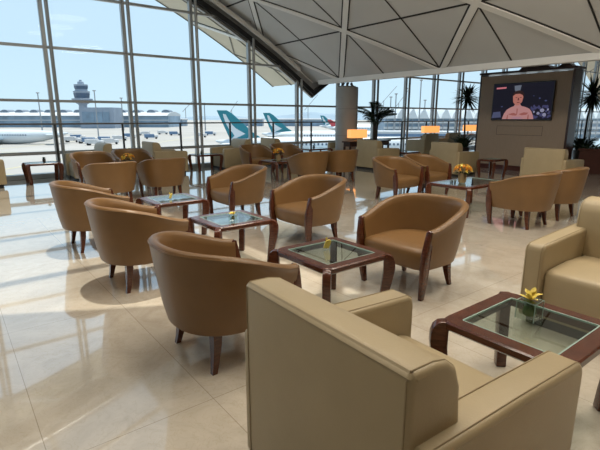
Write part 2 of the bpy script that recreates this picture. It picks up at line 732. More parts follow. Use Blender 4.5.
# column below the valley
cb = MB()
cb.lathe([(.375, 0), (.375, 2.50), (.36, 2.53), (0.0, 2.53)], 36)
col = cb.build('column', M['concrete'], kind='structure')
col.location = P(10.26, 1.40)
bb = MB()
for k in range(6):
    th = k * PI / 3 + .3
    bb.tube([(.24 * math.cos(th), .24 * math.sin(th), 2.52), (.14 * math.cos(th + .3), .14 * math.sin(th + .3), 2.66)], .035, 8)
bb.lathe([(.29, 2.53), (.29, 2.56), (0, 2.56)], 24)
bb.build('bracket', M['rail'], col)
jb = MB()
for z in (.9, 1.8):
    jb.lathe([(.3765, z), (.3765, z + .008)], 36)
jb.build('joint_ring', M['rail'], col)

# ------------------------------------------------------------------ FURNITURE: tub chair


def rim_pts(n=34):
    """centre-line of the shell seen from above, front-left round the back to front-right"""
    pts = []
    m = 7
    for i in range(m):
        t = i / m
        pts.append((.305 - .305 * t, .375 + .028 * math.sin(t * PI / 2)))
    for i in range(n + 1):
        a = PI / 2 + PI * i / n
        e = .86
        cx, sy = math.cos(a), math.sin(a)
        pts.append((-.405 * abs(cx) ** e, .403 * (1 if sy > 0 else -1) * abs(sy) ** e))
    for i in range(m - 1, -1, -1):
        t = i / m
        pts.append((.305 - .305 * t, -(.375 + .028 * math.sin(t * PI / 2))))
    return pts


def make_tub():
    t = thing('tub_chair', 'x', 'chair')
    rp = rim_pts()
    n = len(rp)
    loops = []
    inner_low, outer_low = [], []
    # arc-length parameter
    L = [0]
    for i in range(1, n):
        L.append(L[-1] + math.dist(rp[i], rp[i - 1]))
    for i, (x, y) in enumerate(rp):
        u = L[i] / L[-1]
        k = math.sin(PI * u)          # 0 at the posts, 1 at the back
        kk = min(1, (math.sin(PI * u)) ** .9)
        ztop = .620 + .165 * (kk * kk * (3 - 2 * kk))
        x0, y0 = rp[max(i - 1, 0)]
        x1, y1 = rp[min(i + 1, n - 1)]
        tx, ty = x1 - x0, y1 - y0
        l = math.hypot(tx, ty)
        nx, ny = ty / l, -tx / l     # outward?
        if nx * x + ny * y < 0 and abs(y) < .2 or (ny * y < 0 and abs(y) >= .2):
            nx, ny = -nx, -ny
        th = .030

        def at(f, off, z):
            # f = taper factor of the plan
            xx = x if x > 0 else x * f
            if x > 0:
                xx = x * (1 - (1 - f) * .4)
            return (xx + nx * off, y * f + ny * off, z)
        zb = .258
        prof = []
        for q in (0, .2, .4, .6, .8, .93):
            f = .80 + .20 * (q ** .75)
            prof.append(at(f, th, zb + (ztop - zb) * q))
        prof.append(at(1.0, th * .98, ztop - .022))
        prof.append(at(1.0, th * .62, ztop - .006))
        prof.append(at(1.0, 0, ztop))
        prof.append(at(1.0, -th * .62, ztop - .006))
        prof.append(at(.99, -th * .98, ztop - .022))
        for q in (.85, .65, .45, .25):
            f = .80 + .20 * (q ** .75)
            prof.append(at(f, -th, zb + (ztop - zb) * q))
        prof.append(at(.80, -th, zb))
        loops.append(prof)
        inner_low.append(at(.9, -th * .7, 0))
        outer_low.append(at(.80, th * .3, 0))
    b = MB().loft(loops)
    b.build('backrest', M['tan'], t, 50)
    # seat: layered outline following the inside of the shell
    # piping along the top rim
    pr = []
    for lp in loops:
        a = Vector(lp[6])
        pr.append((a.x, a.y, a.z + .002))
    sb = MB().tube(pr, .004, 5)
    sb.build('piping', M['tan'], t)

    
    def seatloop(sc_, z, fx, inset=0):
        pts = []
        for (x, y, _) in inner_low[2:-2]:
            pts.append((x * sc_, y * sc_ - math.copysign(inset, y) if abs(y) > inset else 0, z))
        yl = pts[0][1]
        yr = pts[-1][1]
        m = 8
        for i in range(1, m):
            q = i / m
            yy = yr + (yl - yr) * q
            pts.append((fx + .014 * math.sin(PI * q), yy, z))
        # front corners
        pts[0] = (fx - .012, pts[0][1], z)
        pts[len(inner_low[2:-2]) - 1] = (fx - .012, pts[len(inner_low[2:-2]) - 1][1], z)
        return pts
    s = MB().loft([seatloop(.90, .250, .285), seatloop(.92, .265, .302), seatloop(.95, .31, .315), seatloop(.97, .37, .323), seatloop(.97, .402, .32), seatloop(.955, .422, .305), seatloop(.90, .436, .27), seatloop(.6, .446, .18), seatloop(.2, .449, .06)])
    s.build('seat', M['tan'], t, 60)
    for sg in (1, -1):
        prof = [(.276, .609), (.297, .619), (.318, .609), (.332, .55), (.348, .46), (.357, .38), (.354, .29), (.344, .18), (.328, .08), (.315, .0), (.273, .0), (.272, .1), (.270, .235), (.272, .4)]
        p = MB().prism([(x, z) for x, z in prof], -.024, .024, 'y', .006, 2)
        for v in p.v:
            q = v.z / .63
            v.y = v.y * (.72 + .28 * min(1, q * 1.6)) + sg * (.318 + .056 * q ** .8)
        p.build('front_leg', M['wood'], t, 40)
    for sg in (1, -1):
        p = MB()
        loops = []
        for z, w, ox in ((0, .016, -.035), (.06, .019, -.022), (.12, .023, -.012), (.18, .027, -.004), (.27, .03, 0)):
            cx, cy = -.195 + ox, sg * (.235 - ox * .6)
            loops.append([(cx - w, cy - w, z), (cx + w, cy - w, z), (cx + w, cy + w, z), (cx - w, cy + w, z)])
        p.loft(loops)
        p.build('rear_leg', M['wood'], t, 60)
    return t


CH = [
    # x, y, rot(deg), label, group
    (-.50, 2.80, 39, 'tan tub chair seen from behind, nearest to the big beige foreground armchair'),
    (-1.49, 4.10, 38, 'tan leather tub chair seen from behind, middle one of the three in the left row'),
    (-2.46, 5.32, 37, 'tan leather tub chair seen from behind, farthest of the three in the left row'),
    (-.95, 6.90, 218, 'tan tub chair facing left, across the low table that holds a yellow card'),
    (.12, 5.58, 219, 'tan tub chair facing left in the room centre, directly behind the centre glass table'),
    (1.04, 4.02, 220, 'large tan tub chair right of the centre glass table, showing its dark front leg'),
    (3.20, 6.42, 127, 'tan tub chair turned away, left one of the pair before the screen wall'),
    (3.92, 6.98, 128, 'tan tub chair turned away, right one of the pair before the screen wall'),
    (1.80, 8.52, -53, 'tan tub chair facing the viewer, left one behind the long right bouquet table'),
    (2.52, 9.12, -52, 'tan tub chair facing the viewer, right one behind the long right bouquet table'),
    (.21, 10.45, 128, 'small tan tub chair turned to the windows, left one of the central far pair'),
    (.95, 11.02, 128, 'small tan tub chair turned to the windows, right one of the central far pair'),
    (-1.22, 12.55, -52, 'small tan tub chair facing the viewer, left of the far orange bouquet'),
    (-.42, 13.1, -52, 'small tan tub chair facing the viewer, directly behind the far orange bouquet'),
    (-4.47, 9.85, -51, 'sunlit tan tub chair facing the viewer by the leftmost windows'),
    (-3.95, 10.75, -52, 'tan tub chair facing the viewer behind the orange flowers on the left'),
    (-3.30, 7.92, 128, 'tan tub chair turned to the windows, left one of the back-to-viewer pair at left'),
    (-2.63, 8.70, 128, 'tan tub chair turned to the windows, right one of the back-to-viewer pair at left'),
]
tub = make_tub()
for i, (x, y, a, lb) in enumerate(CH):
    if i == 0:
        tub.location = (x, y, 0)
        tub.rotation_euler = (0, 0, R(a))
        tub['label'] = lb
        tub['group'] = 'tan leather tub chairs'
    else:
        dup(tub, (x, y, 0), R(a), lb, 'tan leather tub chairs')

# ------------------------------------------------------------------ beige club armchair


def make_club():
    t = thing('club_armchair', 'x', 'armchair')
    # local +x = facing, origin = middle of the back at the floor
    b = MB()
    back = [(.0, .07), (.0, .86), (.015, .876), (.10, .874), (.155, .862), (.195, .83), (.218, .77), (.235, .60), (.245, .40), (.245, .07)]
    b.prism(back, -.42, .42, 'y', .022, 3)
    b.build('backrest', M['beige'], t, 50)
    for sg in (1, -1):
        a = MB()
        arm = [(.012, .07), (.012, .645), (.03, .655), (.5, .64), (.90, .622), (.932, .606), (.942, .57), (.942, .07)]
        y0, y1 = (.335, .470) if sg > 0 else (-.470, -.335)
        a.prism(arm, y0, y1, 'y', .026, 3)
        ao = a.build('armrest', M['beige'], t, 50)
        for yy in (sg * .453, sg * .352):
            pb = MB()
            pb.tube([(.04, yy, .6545), (.5, yy, .64), (.90, yy, .621), (.930, yy, .605), (.941, yy, .56), (.942, yy, .09)], .003, 5)
            pb.build('piping', M['beige_seam'], ao)
    s = MB()
    s.prism([(.22, .16), (.22, .43), (.55, .445), (.83, .435), (.875, .42), (.892, .385), (.893, .16)], -.333, .333, 'y', .02, 3)
    s.build('seat', M['beige'], t, 50)
    f = MB()
    f.box(.2, .89, -.333, .333, .07, .158, .01)
    f.build('front_rail', M['beige'], t)
    p = MB()
    p.box(.04, .88, -.43, .43, 0, .07, .005)
    p.build('plinth', M['plinth'], t)
    for yy in (-.403, .403):
        q = MB()
        q.tube([(.0, yy, .09), (.0, yy, .85), (.015, yy, .8755), (.10, yy, .8735), (.152, yy, .862), (.193, yy, .83), (.217, yy, .77), (.234, yy, .62)], .003, 5)
        q.build('piping', M['beige_seam'], t)
    return t


club = make_club()
AG = 'beige leather club armchairs'
SOFAS = [
    ('xy', .03, 1.35, R(36.4), 'large beige leather club armchair cut by the bottom edge, nearest to the viewer'),
    ('sd', 3.20, 12.20, A_LEFT, 'beige leather club armchair at the right edge, facing left behind the nearest glass table'),
    ('sd', 8.86, 3.75, A_RIGHT, 'beige armchair with its back to the viewer, before the lit lamp beside the column'),
    ('sd', 9.46, 5.98, A_RIGHT, 'beige armchair with its back to the viewer, just left of the screen wall'),
    ('sd', 9.05, 8.72, A_RIGHT, 'beige club armchair with its back to the viewer, below the television screen'),
    ('xy', 5.42, 18.9, R(128), 'far beige club armchair facing the windows, below the middle orange lampshade'),
    ('xy', 6.75, 20.1, R(128), 'far beige club armchair facing the windows, just left of the yucca trunk'),
    ('sd', 6.42, .85, A_LEFT, 'far beige armchair facing left, standing before the larger teal aircraft tail'),
    ('sd', 3.36, .93, A_RIGHT, 'beige armchair facing right by the windows, behind the back-turned tub chairs at left'),
    ('sd', 2.37, .80, A_LEFT, 'beige armchair by the windows, mostly hidden behind the sunlit tub chair'),
    ('sd', 7.25, .93, A_RIGHT, 'far beige club armchair facing right behind the small tub chair with the orange bouquet'),
    ('sd', -.92, .93, A_RIGHT, 'beige armchair cut by the left picture edge beside the small window table'),
    ('sd', 11.1, .98, A_LEFT, 'far beige club armchair facing left beside the grey column and the dark console'),
]
for i, (md, a, b, rz, lb) in enumerate(SOFAS):
    loc = P(a, b) if md == 'sd' else Vector((a, b, 0))
    if i == 0:
        club.location = loc
        club.rotation_euler = (0, 0, rz)
        club['label'] = lb
        club['group'] = AG
    else:
        dup(club, loc, rz, lb, AG)

# ------------------------------------------------------------------ glass-topped tables


def make_table(lx, ly, label, loc, rz, group='wooden tables with glass tops', h=.475, fw=.085):
    t = thing('coffee_table', label, 'table', loc, rz, group)
    hx, hy = lx / 2, ly / 2
    # frame ring with rounded corners
    def ring(ax, ay, r, z):
        pts = []
        for cx, cy, a0 in ((ax - r, ay - r, 0), (-ax + r, ay - r, 90), (-ax + r, -ay + r, 180), (ax - r, -ay + r, 270)):
            for k in range(5):
                a = R(a0 + 90 * k / 4)
                pts.append((cx + r * math.cos(a), cy + r * math.sin(a), z))
        return pts
    f = MB()
    r0 = .07
    f.loft([ring(hx - fw, hy - fw, .012, h - .05), ring(hx - .012, hy - .012, r0, h - .05), ring(hx, hy, r0, h - .038), ring(hx, hy, r0, h - .008), ring(hx - .008, hy - .008, r0, h), ring(hx - fw, hy - fw, .012, h), ring(hx - fw, hy - fw, .012, h - .05)], False, False)
    f.build('table_frame', M['wood'], t, 30)
    g = MB()
    g.box(-hx + fw - .008, hx - fw + .008, -hy + fw - .008, hy - fw + .008, h - .012, h - .003)
    go = g.build('glass_top', M['table_glass'], t, 0)
    e = MB()
    w = .006
    e.loft([ring(hx - fw + .001, hy - fw + .001, .012, h + .0005), ring(hx - fw - w, hy - fw - w, .008, h + .0005), ring(hx - fw - w, hy - fw - w, .008, h - .010), ring(hx - fw + .001, hy - fw + .001, .012, h - .010)], False, False)
    e.build('glass_edge', M['glass_edge'], go)
    for sx in (1, -1):
        for sy in (1, -1):
            prof = [(-.075, h - .052), (-.075, h - .030), (-.03, h - .012), (.008, h - .004), (.040, h - .010), (.064, h - .032), (.076, h - .07), (.078, h - .12), (.068, h - .19), (.050, h - .27), (.030, h - .36), (.016, 0), (-.045, 0), (-.036, h - .36), (-.024, h - .25), (-.014, h - .15), (-.014, h - .052)]
            l = MB()
            cx, cy = sx * (hx - .028), sy * (hy - .028)
            ang = math.atan2(sy, sx)
            T = Matrix.Translation((cx, cy, 0)) @ Matrix.Rotation(ang, 4, 'Z')
            l.prism(prof, -.03, .03, 'y', .009, 2, T=T)
            l.build('leg', M['wood'], t, 40)
    return t


TB = [
    (.66, .66, 'square glass-topped wooden table in the centre carrying a small yellow card', P(1.33, 10.66), WANG),
    (.66, .66, 'square glass-topped table with a small glass cube of yellow flowers, left of centre', P(1.31, 9.10), WANG),
    (.66, .66, 'square glass-topped wooden table with a thin yellow card, between two left tub chairs', P(1.30, 7.56), WANG),
    (.67, .64, 'nearest glass-topped table, holding a cube vase of yellow orchids', P(1.28, 12.26), WANG),
    (1.25, .74, 'long glass-topped table with an orange bouquet, before the screen wall', P(5.83, 9.06), WANG),
    (1.25, .74, 'far long table with an orange bouquet between the small tub chairs', P(5.88, 3.93), WANG),
    (1.25, .74, 'long table with orange flowers hidden behind the left pair of tub chairs', P(1.95, 3.50), WANG),
    (.70, .62, 'small dark window table at far left holding a tiny green plant', P(.82, .95), WANG),
    (.74, .62, 'dark window table between two beige armchairs, behind the tub chair facing left', P(5.05, .95), WANG),
    (1.0, .62, 'far window table with a tiny vase, right of the teal aircraft tails', P(9.25, .93), WANG),
    (.66, .62, 'far small table with a tiny vase, right of the back-turned armchair by the column', P(10.5, 3.85), WANG),
    (.60, .44, 'dark wooden table beside the armchair in front of the screen wall base', P(10.15, 6.98), WANG),
    (.66, .62, 'dark wooden table at the right edge beside the armchair below the television', P(10.95, 9.65), WANG),
]
for a in TB:
    make_table(*a)
TH = .475


# ------------------------------------------------------------------ flowers
def bouquet(loc, label, seed, sc_=1.):
    rd = random.Random(seed)
    t = thing('flower_vase', label, 'flowers', loc, 0, 'orange bouquets')
    t.scale = (1.12, 1.12, 1.25)
    v = MB().lathe([(.040, 0), (.052, .01), (.058, .06), (.060, .12), (.056, .13), (.050, .125), (.0, .11)], 20)
    v.build('vase', M['vase_tan'], t)
    p, q, l = MB(), MB(), MB()
    for k in range(46):
        th = rd.uniform(0, 2 * PI)
        el = math.asin(rd.uniform(.05, 1))
        c = Vector((math.cos(th) * math.cos(el) * .115, math.sin(th) * math.cos(el) * .115, .155 + math.sin(el) * .075))
        out = (c - Vector((0, 0, .10))).normalized()
        for j in range(5):
            a = 2 * PI * j / 5 + k
            sd_ = out.orthogonal().normalized()
            sd_ = Matrix.Rotation(a, 3, out) @ sd_
            (p if k % 3 else q).leaf(c, (sd_ + out * .5), .034, .024, 0, 3)
        if k % 2:
            l.tube([(0, 0, .09), c], .0025, 4)
    for k in range(14):
        th = rd.uniform(0, 2 * PI)
        l.leaf((0.03 * math.cos(th), .03 * math.sin(th), .12), (math.cos(th), math.sin(th), .35), .10, .03, .35)
    p.build('orange_blossom', M['petal_o'], t, 0)
    q.build('yellow_blossom', M['petal_y'], t, 0)
    l.build('foliage', M['leaf'], t, 0)
    return t


bouquet(P(5.60, 9.05, TH), 'bunch of orange and yellow flowers in a tan vase before the screen wall', 1)
bouquet(P(5.55, 3.95, TH), 'far bunch of orange flowers among the small tub chairs in the centre', 2)
bouquet(P(2.05, 3.45, TH), 'bunch of orange flowers peeking over the left pair of tub chairs', 3)


def cube_vase(loc, rz, label, w=.045, seed=1, n=3, fs=1.):
    rd = random.Random(seed)
    t = thing('cube_vase', label, 'flowers', loc, rz)
    g = MB()
    h = w * 2.1
    g.box(-w, w, -w, w, 0, h, .003, 1)
    g.build('glass_cube', glass('vase_glass_%d' % seed, (.90, .95, .92), .16), t, 0)
    e_ = MB()
    for a_ in (w, -w):
        for b_ in (w, -w):
            e_.box(a_ - .0015, a_ + .0015, b_ - .0015, b_ + .0015, 0, h)
        e_.box(-w, w, a_ - .0015, a_ + .0015, h - .002, h + .001)
        e_.box(a_ - .0015, a_ + .0015, -w, w, h - .002, h + .001)
    e_.build('glass_rim', M['glass_edge'], t, 0)
    m = MB()
    m.lathe([(w * .6, .02), (w * .72, h * .35), (w * .6, h * .6), (w * .3, h * .75), (0, h * .78)], 14)
    for k in range(12):
        a = rd.uniform(0, 2 * PI)
        m.leaf((0, 0, h * .55), (math.cos(a) * .6, math.sin(a) * .6, .8), w * 1.5, w * .5, .2)
    m.build('foliage', M['stem'], t)
    p, c_ = MB(), MB()
    for k in range(n):
        a0 = 2 * PI * k / n + .4
        c = Vector((math.cos(a0) * w * .55, math.sin(a0) * w * .55, h + w * .18))
        for j in range(6):
            a = 2 * PI * j / 6 + k
            p.leaf(c, (math.cos(a), math.sin(a), .55 if j % 2 else 1.5), w * 1.2 * fs, w * .55 * fs, .12, 5)
        c_.lathe([(0, -.004), (w * .16, .004), (w * .1, w * .3), (0, w * .36)], 8, T=Matrix.Translation(c))
    p.build('petal', M['petal_y'], t, 40)
    c_.build('flower_centre', M['petal_c'], t)
    return t


cube_vase((1.203, 2.215, TH), WANG, 'glass cube vase of yellow orchids on the nearest table', .048, 1, 2, 1.1)
cube_vase((-.685, 4.53, TH), WANG, 'small glass cube of yellow flowers on the table left of centre', .03, 2, 3, 1.0)


def small_plant(loc, label, flower=False, seed=0, s=1.):
    rd = random.Random(seed + 50)
    t = thing('table_plant', label, 'plant', loc, 0)
    MB().lathe([(.022 * s, 0), (.03 * s, .01), (.032 * s, .055 * s), (.02 * s, .06 * s), (0, .055 * s)], 14).build('pot', M['pot'] if not flower else M['vase_tan'], t)
    l = MB()
    for k in range(16):
        a = rd.uniform(0, 2 * PI)
        e = rd.uniform(.5, 2)
        l.leaf((0, 0, .05 * s), (math.cos(a), math.sin(a), e), rd.uniform(.05, .09) * s, .022 * s, .3)
    l.build('foliage', M['stem'] if not flower else M['petal_y'], t, 0)
    return t


small_plant(P(.88, .85, TH), 'tiny green plant on the far left window table', False, 1, 1.2)
small_plant(P(4.95, .9, TH), 'tiny dark plant on the window table between two beige armchairs', False, 2)
small_plant(P(9.2, .9, TH), 'tiny plant on the far window table right of the aircraft tails', False, 3, 1.2)
small_plant(P(10.25, 3.85, TH), 'tiny plant on the far small table by the back-turned armchair', False, 4)


def yellow_card(loc, rz, label, s=1.):
    """small folded yellow card leaning in a little clear stand"""
    t = thing('yellow_card', label, 'card', loc, rz)
    m = MB()
    m.box(-.024 * s, .024 * s, -.012 * s, .012 * s, 0, .02 * s, .003, 1)
    m.build('stand', glass('card_stand_%d' % int(s * 100), (.9, .9, .88), .08), t)
    c = MB()
    T = Matrix.Rotation(R(14), 4, 'X') @ Matrix.Rotation(R(10), 4, 'Y')
    c.prism([(-.026 * s, .008), (.020 * s, .008), (.024 * s, .075 * s), (.004 * s, .088 * s), (-.022 * s, .07 * s)], -.006, .006, 'y', .002, 1, T=T)
    c.leaf((.0, 0, .07 * s), (.2, .1, 1), .03 * s, .02 * s, 0)
    c.build('card', M['petal_y'], t, 30)
    return t


yellow_card((.21, 3.51, TH), R(15), 'small upright yellow card on the centre glass table', 1.)
yellow_card((-1.69, 5.82, TH), R(70), 'thin upright yellow card on the table between the left tub chairs', .9)

# ------------------------------------------------------------------ screen wall with television
FA = WANG - PI / 2                      # wall runs along +d
o = P(12.1, 5.3)
tw = thing('screen_wall', 'freestanding taupe panelled wall with dark edges carrying the television', 'partition', o, FA)
LW = 2.56
# local x runs along the wall (into the room), local y = +s ... away from the viewer
sb = MB()
sb.box(0, LW - .0, .0, .34, .14, 2.70, .006, 1)
sb.build('panel', M['tvwall'], tw)
sb = MB()
sb.box(LW + .002, LW + .06, -.03, .42, 0, 2.74, .006, 1)
sb.box(-.05, -.002, -.0, .40, 0, 2.74, .006, 1)
sb.build('side_board', M['darkwood'], tw)
sb = MB()
sb.box(-.06, LW + .10, -.05, .46, 2.745, 2.80, .006, 1)
sb.build('top_board', M['darkwood'], tw)
sb = MB()
sb.box(0, LW, -.015, .34, 0, .138, .004, 1)
sb.build('skirting', M['skirt'], tw)
sb = MB()
for (a, b, c, d) in ((.62, 1.95, 1.02, 1.028), (.62, 1.95, 1.272, 1.28)):
    sb.box(a, b, -.004, .0, c, d)
for a in (.62, 1.942):
    sb.box(a, a + .008, -.004, 0, 1.02, 1.28)
sb.build('access_panel', plain('panel_groove', (.09, .065, .05), .6, noise=.05), tw, 0)
sb = MB()
for x0, x1 in ((1.05, 1.95), (2.1, 2.5)):
    sb.prism([(x0, 2.80), (x1, 2.80), (x1 - .12, 2.90), (x0 + .12, 2.90)], .08, .4, 'y', .01, 1)
sb.build('top_box', M['darkwood'], tw)

tvx0, tvx1, tz0, tz1 = .44, 2.17, 1.44, 2.47
tv = thing('television', 'wide flat television on the taupe wall showing a bare-chested wrestler', 'television', P(12.1 - .005, 5.3), FA)
b = MB()
b.box(tvx0, tvx1, -.06, -.004, tz0, tz1, .006, 1)
b.build('bezel', M['bezel'], tv)
sx0, sx1, sz0, sz1 = tvx0 + .025, tvx1 - .025, tz0 + .03, tz1 - .025
b = MB()
b.add([(sx0, -.0615, sz0), (sx1, -.0615, sz0), (sx1, -.0615, sz1), (sx0, -.0615, sz1)], [[0, 1, 2, 3]])
scr = b.build('screen', emis('screen_dark', (.010, .009, .016), 1.), tv, 0)


def on_screen(name, polys, col, lay, st=1.):
    b = MB()
    for pl in polys:
        if name.startswith('wrestler_h') or name == 'wrestler_face':
            pl = [(.42 + (x - .42) * 1.45, .60 + (y - .60) * 1.18) for x, y in pl]
        if name.startswith('wrestler'):
            pl = [(x + .03, y) for x, y in pl]
        b.add([(sx0 + (sx1 - sx0) * x, -.0615 - .0004 * lay, sz1 - (sz1 - sz0) * y) for x, y in pl], [list(range(len(pl)))])
    return b.build(name, emis('screen_' + name, tuple(c_ * .72 for c_ in col), st), scr, 0)


def ell(cx, cy, rx, ry, n=18):
    return [(cx + rx * math.cos(2 * PI * k / n), cy + ry * math.sin(2 * PI * k / n)) for k in range(n)]


on_screen('arena_backdrop', [[(.0, 0), (1, 0), (1, .55), (.55, .62), (0, .7)]], (.012, .012, .020), 1)
on_screen('hanging_sign', [[(.36, .06), (.48, .05), (.46, .24), (.40, .26), (.37, .18)]], (.13, .15, .19), 2)
on_screen('judge_table', [[(.02, .80), (.15, .78), (.17, .95), (.0, .97)]], (.07, .08, .15), 2)
for e_ in (ell(.17, .64, .02, .015), ell(.80, .43, .015, .02), ell(.90, .5, .02, .02), ell(.70, .36, .01, .012)):
    on_screen('arena_light', [e_], (.06, .07, .16), 2)
rdn = random.Random(5)
on_screen('spectator', [ell(rdn.uniform(.68, .98), rdn.uniform(.62, .96), rdn.uniform(.012, .028), rdn.uniform(.02, .05), 10) for _ in range(34)], (.055, .055, .13), 2)
on_screen('spectator_bright', [ell(.86, .76, .035, .05), ell(.80, .84, .025, .04), ell(.90, .88, .03, .05), ell(.73, .80, .015, .03), ell(.95, .74, .015, .03)], (.25, .25, .36), 3)
on_screen('caption_bar', [[(.045, .09), (.22, .08), (.22, .125), (.045, .135)]], (.55, .17, .2), 3)
body = [(.16, 1), (.19, .84), (.235, .73), (.30, .665), (.35, .635), (.37, .58), (.46, .58), (.48, .63), (.55, .66), (.62, .71), (.66, .79), (.69, .90), (.705, 1)]
on_screen('wrestler_body', [body], (.44, .215, .21), 4)
on_screen('wrestler_chest_shade', [[(.26, .86), (.36, .82), (.42, .86), (.41, .90), (.34, .895)], [(.45, .86), (.53, .81), (.61, .82), (.58, .88), (.50, .895)], [(.405, .70), (.425, .70), (.425, .86), (.41, .86)], [(.24, 1), (.25, .88), (.265, .88), (.265, 1)], [(.60, 1), (.605, .87), (.62, .87), (.625, 1)]], (.30, .10, .09), 5)
on_screen('wrestler_belly', [ell(.425, .965, .10, .035)], (.38, .20, .24), 5)
on_screen('wrestler_head', [[(.352, .40), (.36, .33), (.41, .295), (.46, .33), (.475, .42), (.465, .53), (.43, .61), (.395, .61), (.36, .53)]], (.42, .16, .13), 5)
on_screen('wrestler_hair', [[(.345, .42), (.35, .32), (.38, .27), (.42, .255), (.46, .28), (.482, .34), (.482, .44), (.465, .37), (.43, .335), (.38, .34), (.355, .38)]], (.03, .016, .016), 6)
on_screen('wrestler_face', [ell(.393, .425, .013, .008, 8), ell(.445, .425, .013, .008, 8), [(.412, .43), (.425, .43), (.43, .49), (.41, .49)], ell(.42, .54, .02, .009, 8)], (.12, .035, .035), 6)

# ------------------------------------------------------------------ plants


def yucca(loc, label, h=2.15, r=.42, bush=True, seed=0, lean=0):
    rd = random.Random(seed)
    t = thing('potted_yucca', label, 'plant', loc, 0)
    MB().lathe([(.15, 0), (.18, .05), (.20, .50), (.21, .56), (.19, .56), (.18, .52), (0, .52)], 24).build('pot', M['pot'], t)
    MB().tube([(0, 0, .50), (.02 + lean * .2, .0, .9), (-.02 + lean * .6, 0, 1.5), (lean, 0, h)], [.036, .030, .026, .03], 9).build('trunk', M['trunk'], t)
    l = MB()
    for k in range(190):
        a = rd.uniform(0, 2 * PI)
        z = rd.uniform(-.85, 1)
        c = math.sqrt(max(0, 1 - z * z))
        ln = r * rd.uniform(.75, 1.25) * (1 - .15 * abs(z))
        l.leaf((lean, 0, h + rd.uniform(-.06, .06)), (math.cos(a) * c, math.sin(a) * c, z), ln, .045, .12 if z > -.2 else .0, 4)
    l.build('leaf_crown', M['leaf'], t, 0)
    if bush:
        l = MB()
        for k in range(130):
            a = rd.uniform(0, 2 * PI)
            z = rd.uniform(.1, 1.6)
            l.leaf((rd.uniform(-.1, .1), rd.uniform(-.1, .1), .53), (math.cos(a), math.sin(a), z + .5), rd.uniform(.45, .92), .06, .4, 5)
        l.build('underplanting', M['leaf'], t, 0)
    return t


yucca(P(12.65, 4.50), 'dark yucca with spiky round crown on a thin trunk, left of the screen wall', 2.15, .56, True, 1)
yucca(Vector((8.42, 13.75, 0)), 'dark yucca with spiky crown at the right edge beyond the screen wall', 2.13, .72, True, 2, .12)


def palm(loc, label, h=1.2, seed=3):
    rd = random.Random(seed)
    t = thing('potted_palm', label, 'plant', loc, 0)
    MB().lathe([(.18, 0), (.22, .05), (.25, .42), (.26, .48), (.23, .48), (.21, .44), (0, .44)], 24).build('pot', M['pot'], t)
    tr = MB()
    for k in range(5):
        a = k * 1.3
        tr.tube([(.04 * math.cos(a), .04 * math.sin(a), .42), (.09 * math.cos(a), .09 * math.sin(a), h)], [.022, .014], 6)
    tr.build('stem', M['trunk'], t)
    for k in range(30):
        a = 2 * PI * k / 30 + rd.uniform(-.2, .2)
        el = rd.uniform(.75, 1.5)
        L = rd.uniform(.65, .92)
        fr = MB()
        pts = []
        b0 = Vector((.08 * math.cos(a), .08 * math.sin(a), h * rd.uniform(.75, 1.0)))
        for i in range(9):
            q = i / 8
            pts.append(b0 + Vector((math.cos(a) * L * q * math.cos(el) * 1.2, math.sin(a) * L * q * math.cos(el) * 1.2, L * math.sin(el) * q - .42 * L * q * q)))
        fr.tube(pts, .006, 4)
        for i in range(1, 33):
            q = i / 33
            f_ = q * 8
            i0 = min(7, int(f_))
            p = pts[i0].lerp(pts[i0 + 1], f_ - i0)
            tdir = (pts[i0 + 1] - pts[i0]).normalized()
            sd_ = tdir.cross(Vector((0, 0, 1)))
            if sd_.length < .1:
                sd_ = Vector((-math.sin(a), math.cos(a), 0))
            sd_.normalize()
            for sg in (1, -1):
                fr.leaf(p, sd_ * sg + tdir * .7 + Vector((0, 0, -.15)),   .26 * math.sin(PI * (.15 + .8 * q)), .034, .3, 3)
        fr.build('frond', M['leaf2'], t, 0)
    return t


palm(P(11.48, 1.64), 'tall feathery potted palm beside the grey column behind the lit lamp', 1.62)

# planter box at the right edge
t = thing('planter_box', 'long dark wooden planter box with low leaves at the right beyond the screen wall', 'planter', (8.25, 12.55, 0), WANG - PI / 2 + .25)
MB().box(-.5, 1.5, -.2, .2, 0, .62, .01, 1).box(-.54, 1.54, -.24, .24, .62, .68, .01, 1).build('box', M['skirt'], t)
l = MB()
rd = random.Random(9)
for k in range(170):
    a = rd.uniform(0, 2 * PI)
    l.leaf((rd.uniform(-.5, 1.6), rd.uniform(-.12, .12), .66), (math.cos(a), math.sin(a), rd.uniform(.3, 1.8)), rd.uniform(.15, .38), .045, .4, 4)
l.build('foliage', M['leaf'], t, 0)


# ------------------------------------------------------------------ consoles with lamps
def console(loc, rz, label, L=1.75, w=.38, h=.76):
    t = thing('console_table', label, 'console', loc, rz)
    MB().box(-L / 2, L / 2, -w / 2, w / 2, h - .045, h, .008, 1).build('tabletop', M['darkwood'], t)
    MB().box(-L / 2 + .05, L / 2 - .05, -w / 2 + .03, w / 2 - .03, h - .17, h - .047, .005, 1).build('apron', M['darkwood'], t)
    for sx in (1, -1):
        for sy in (1, -1):
            MB().box(sx * (L / 2 - .075) - .03, sx * (L / 2 - .075) + .03, sy * (w / 2 - .055) - .03, sy * (w / 2 - .055) + .03, 0, h - .172, .006, 1).build('leg', M['darkwood'], t)
    return t


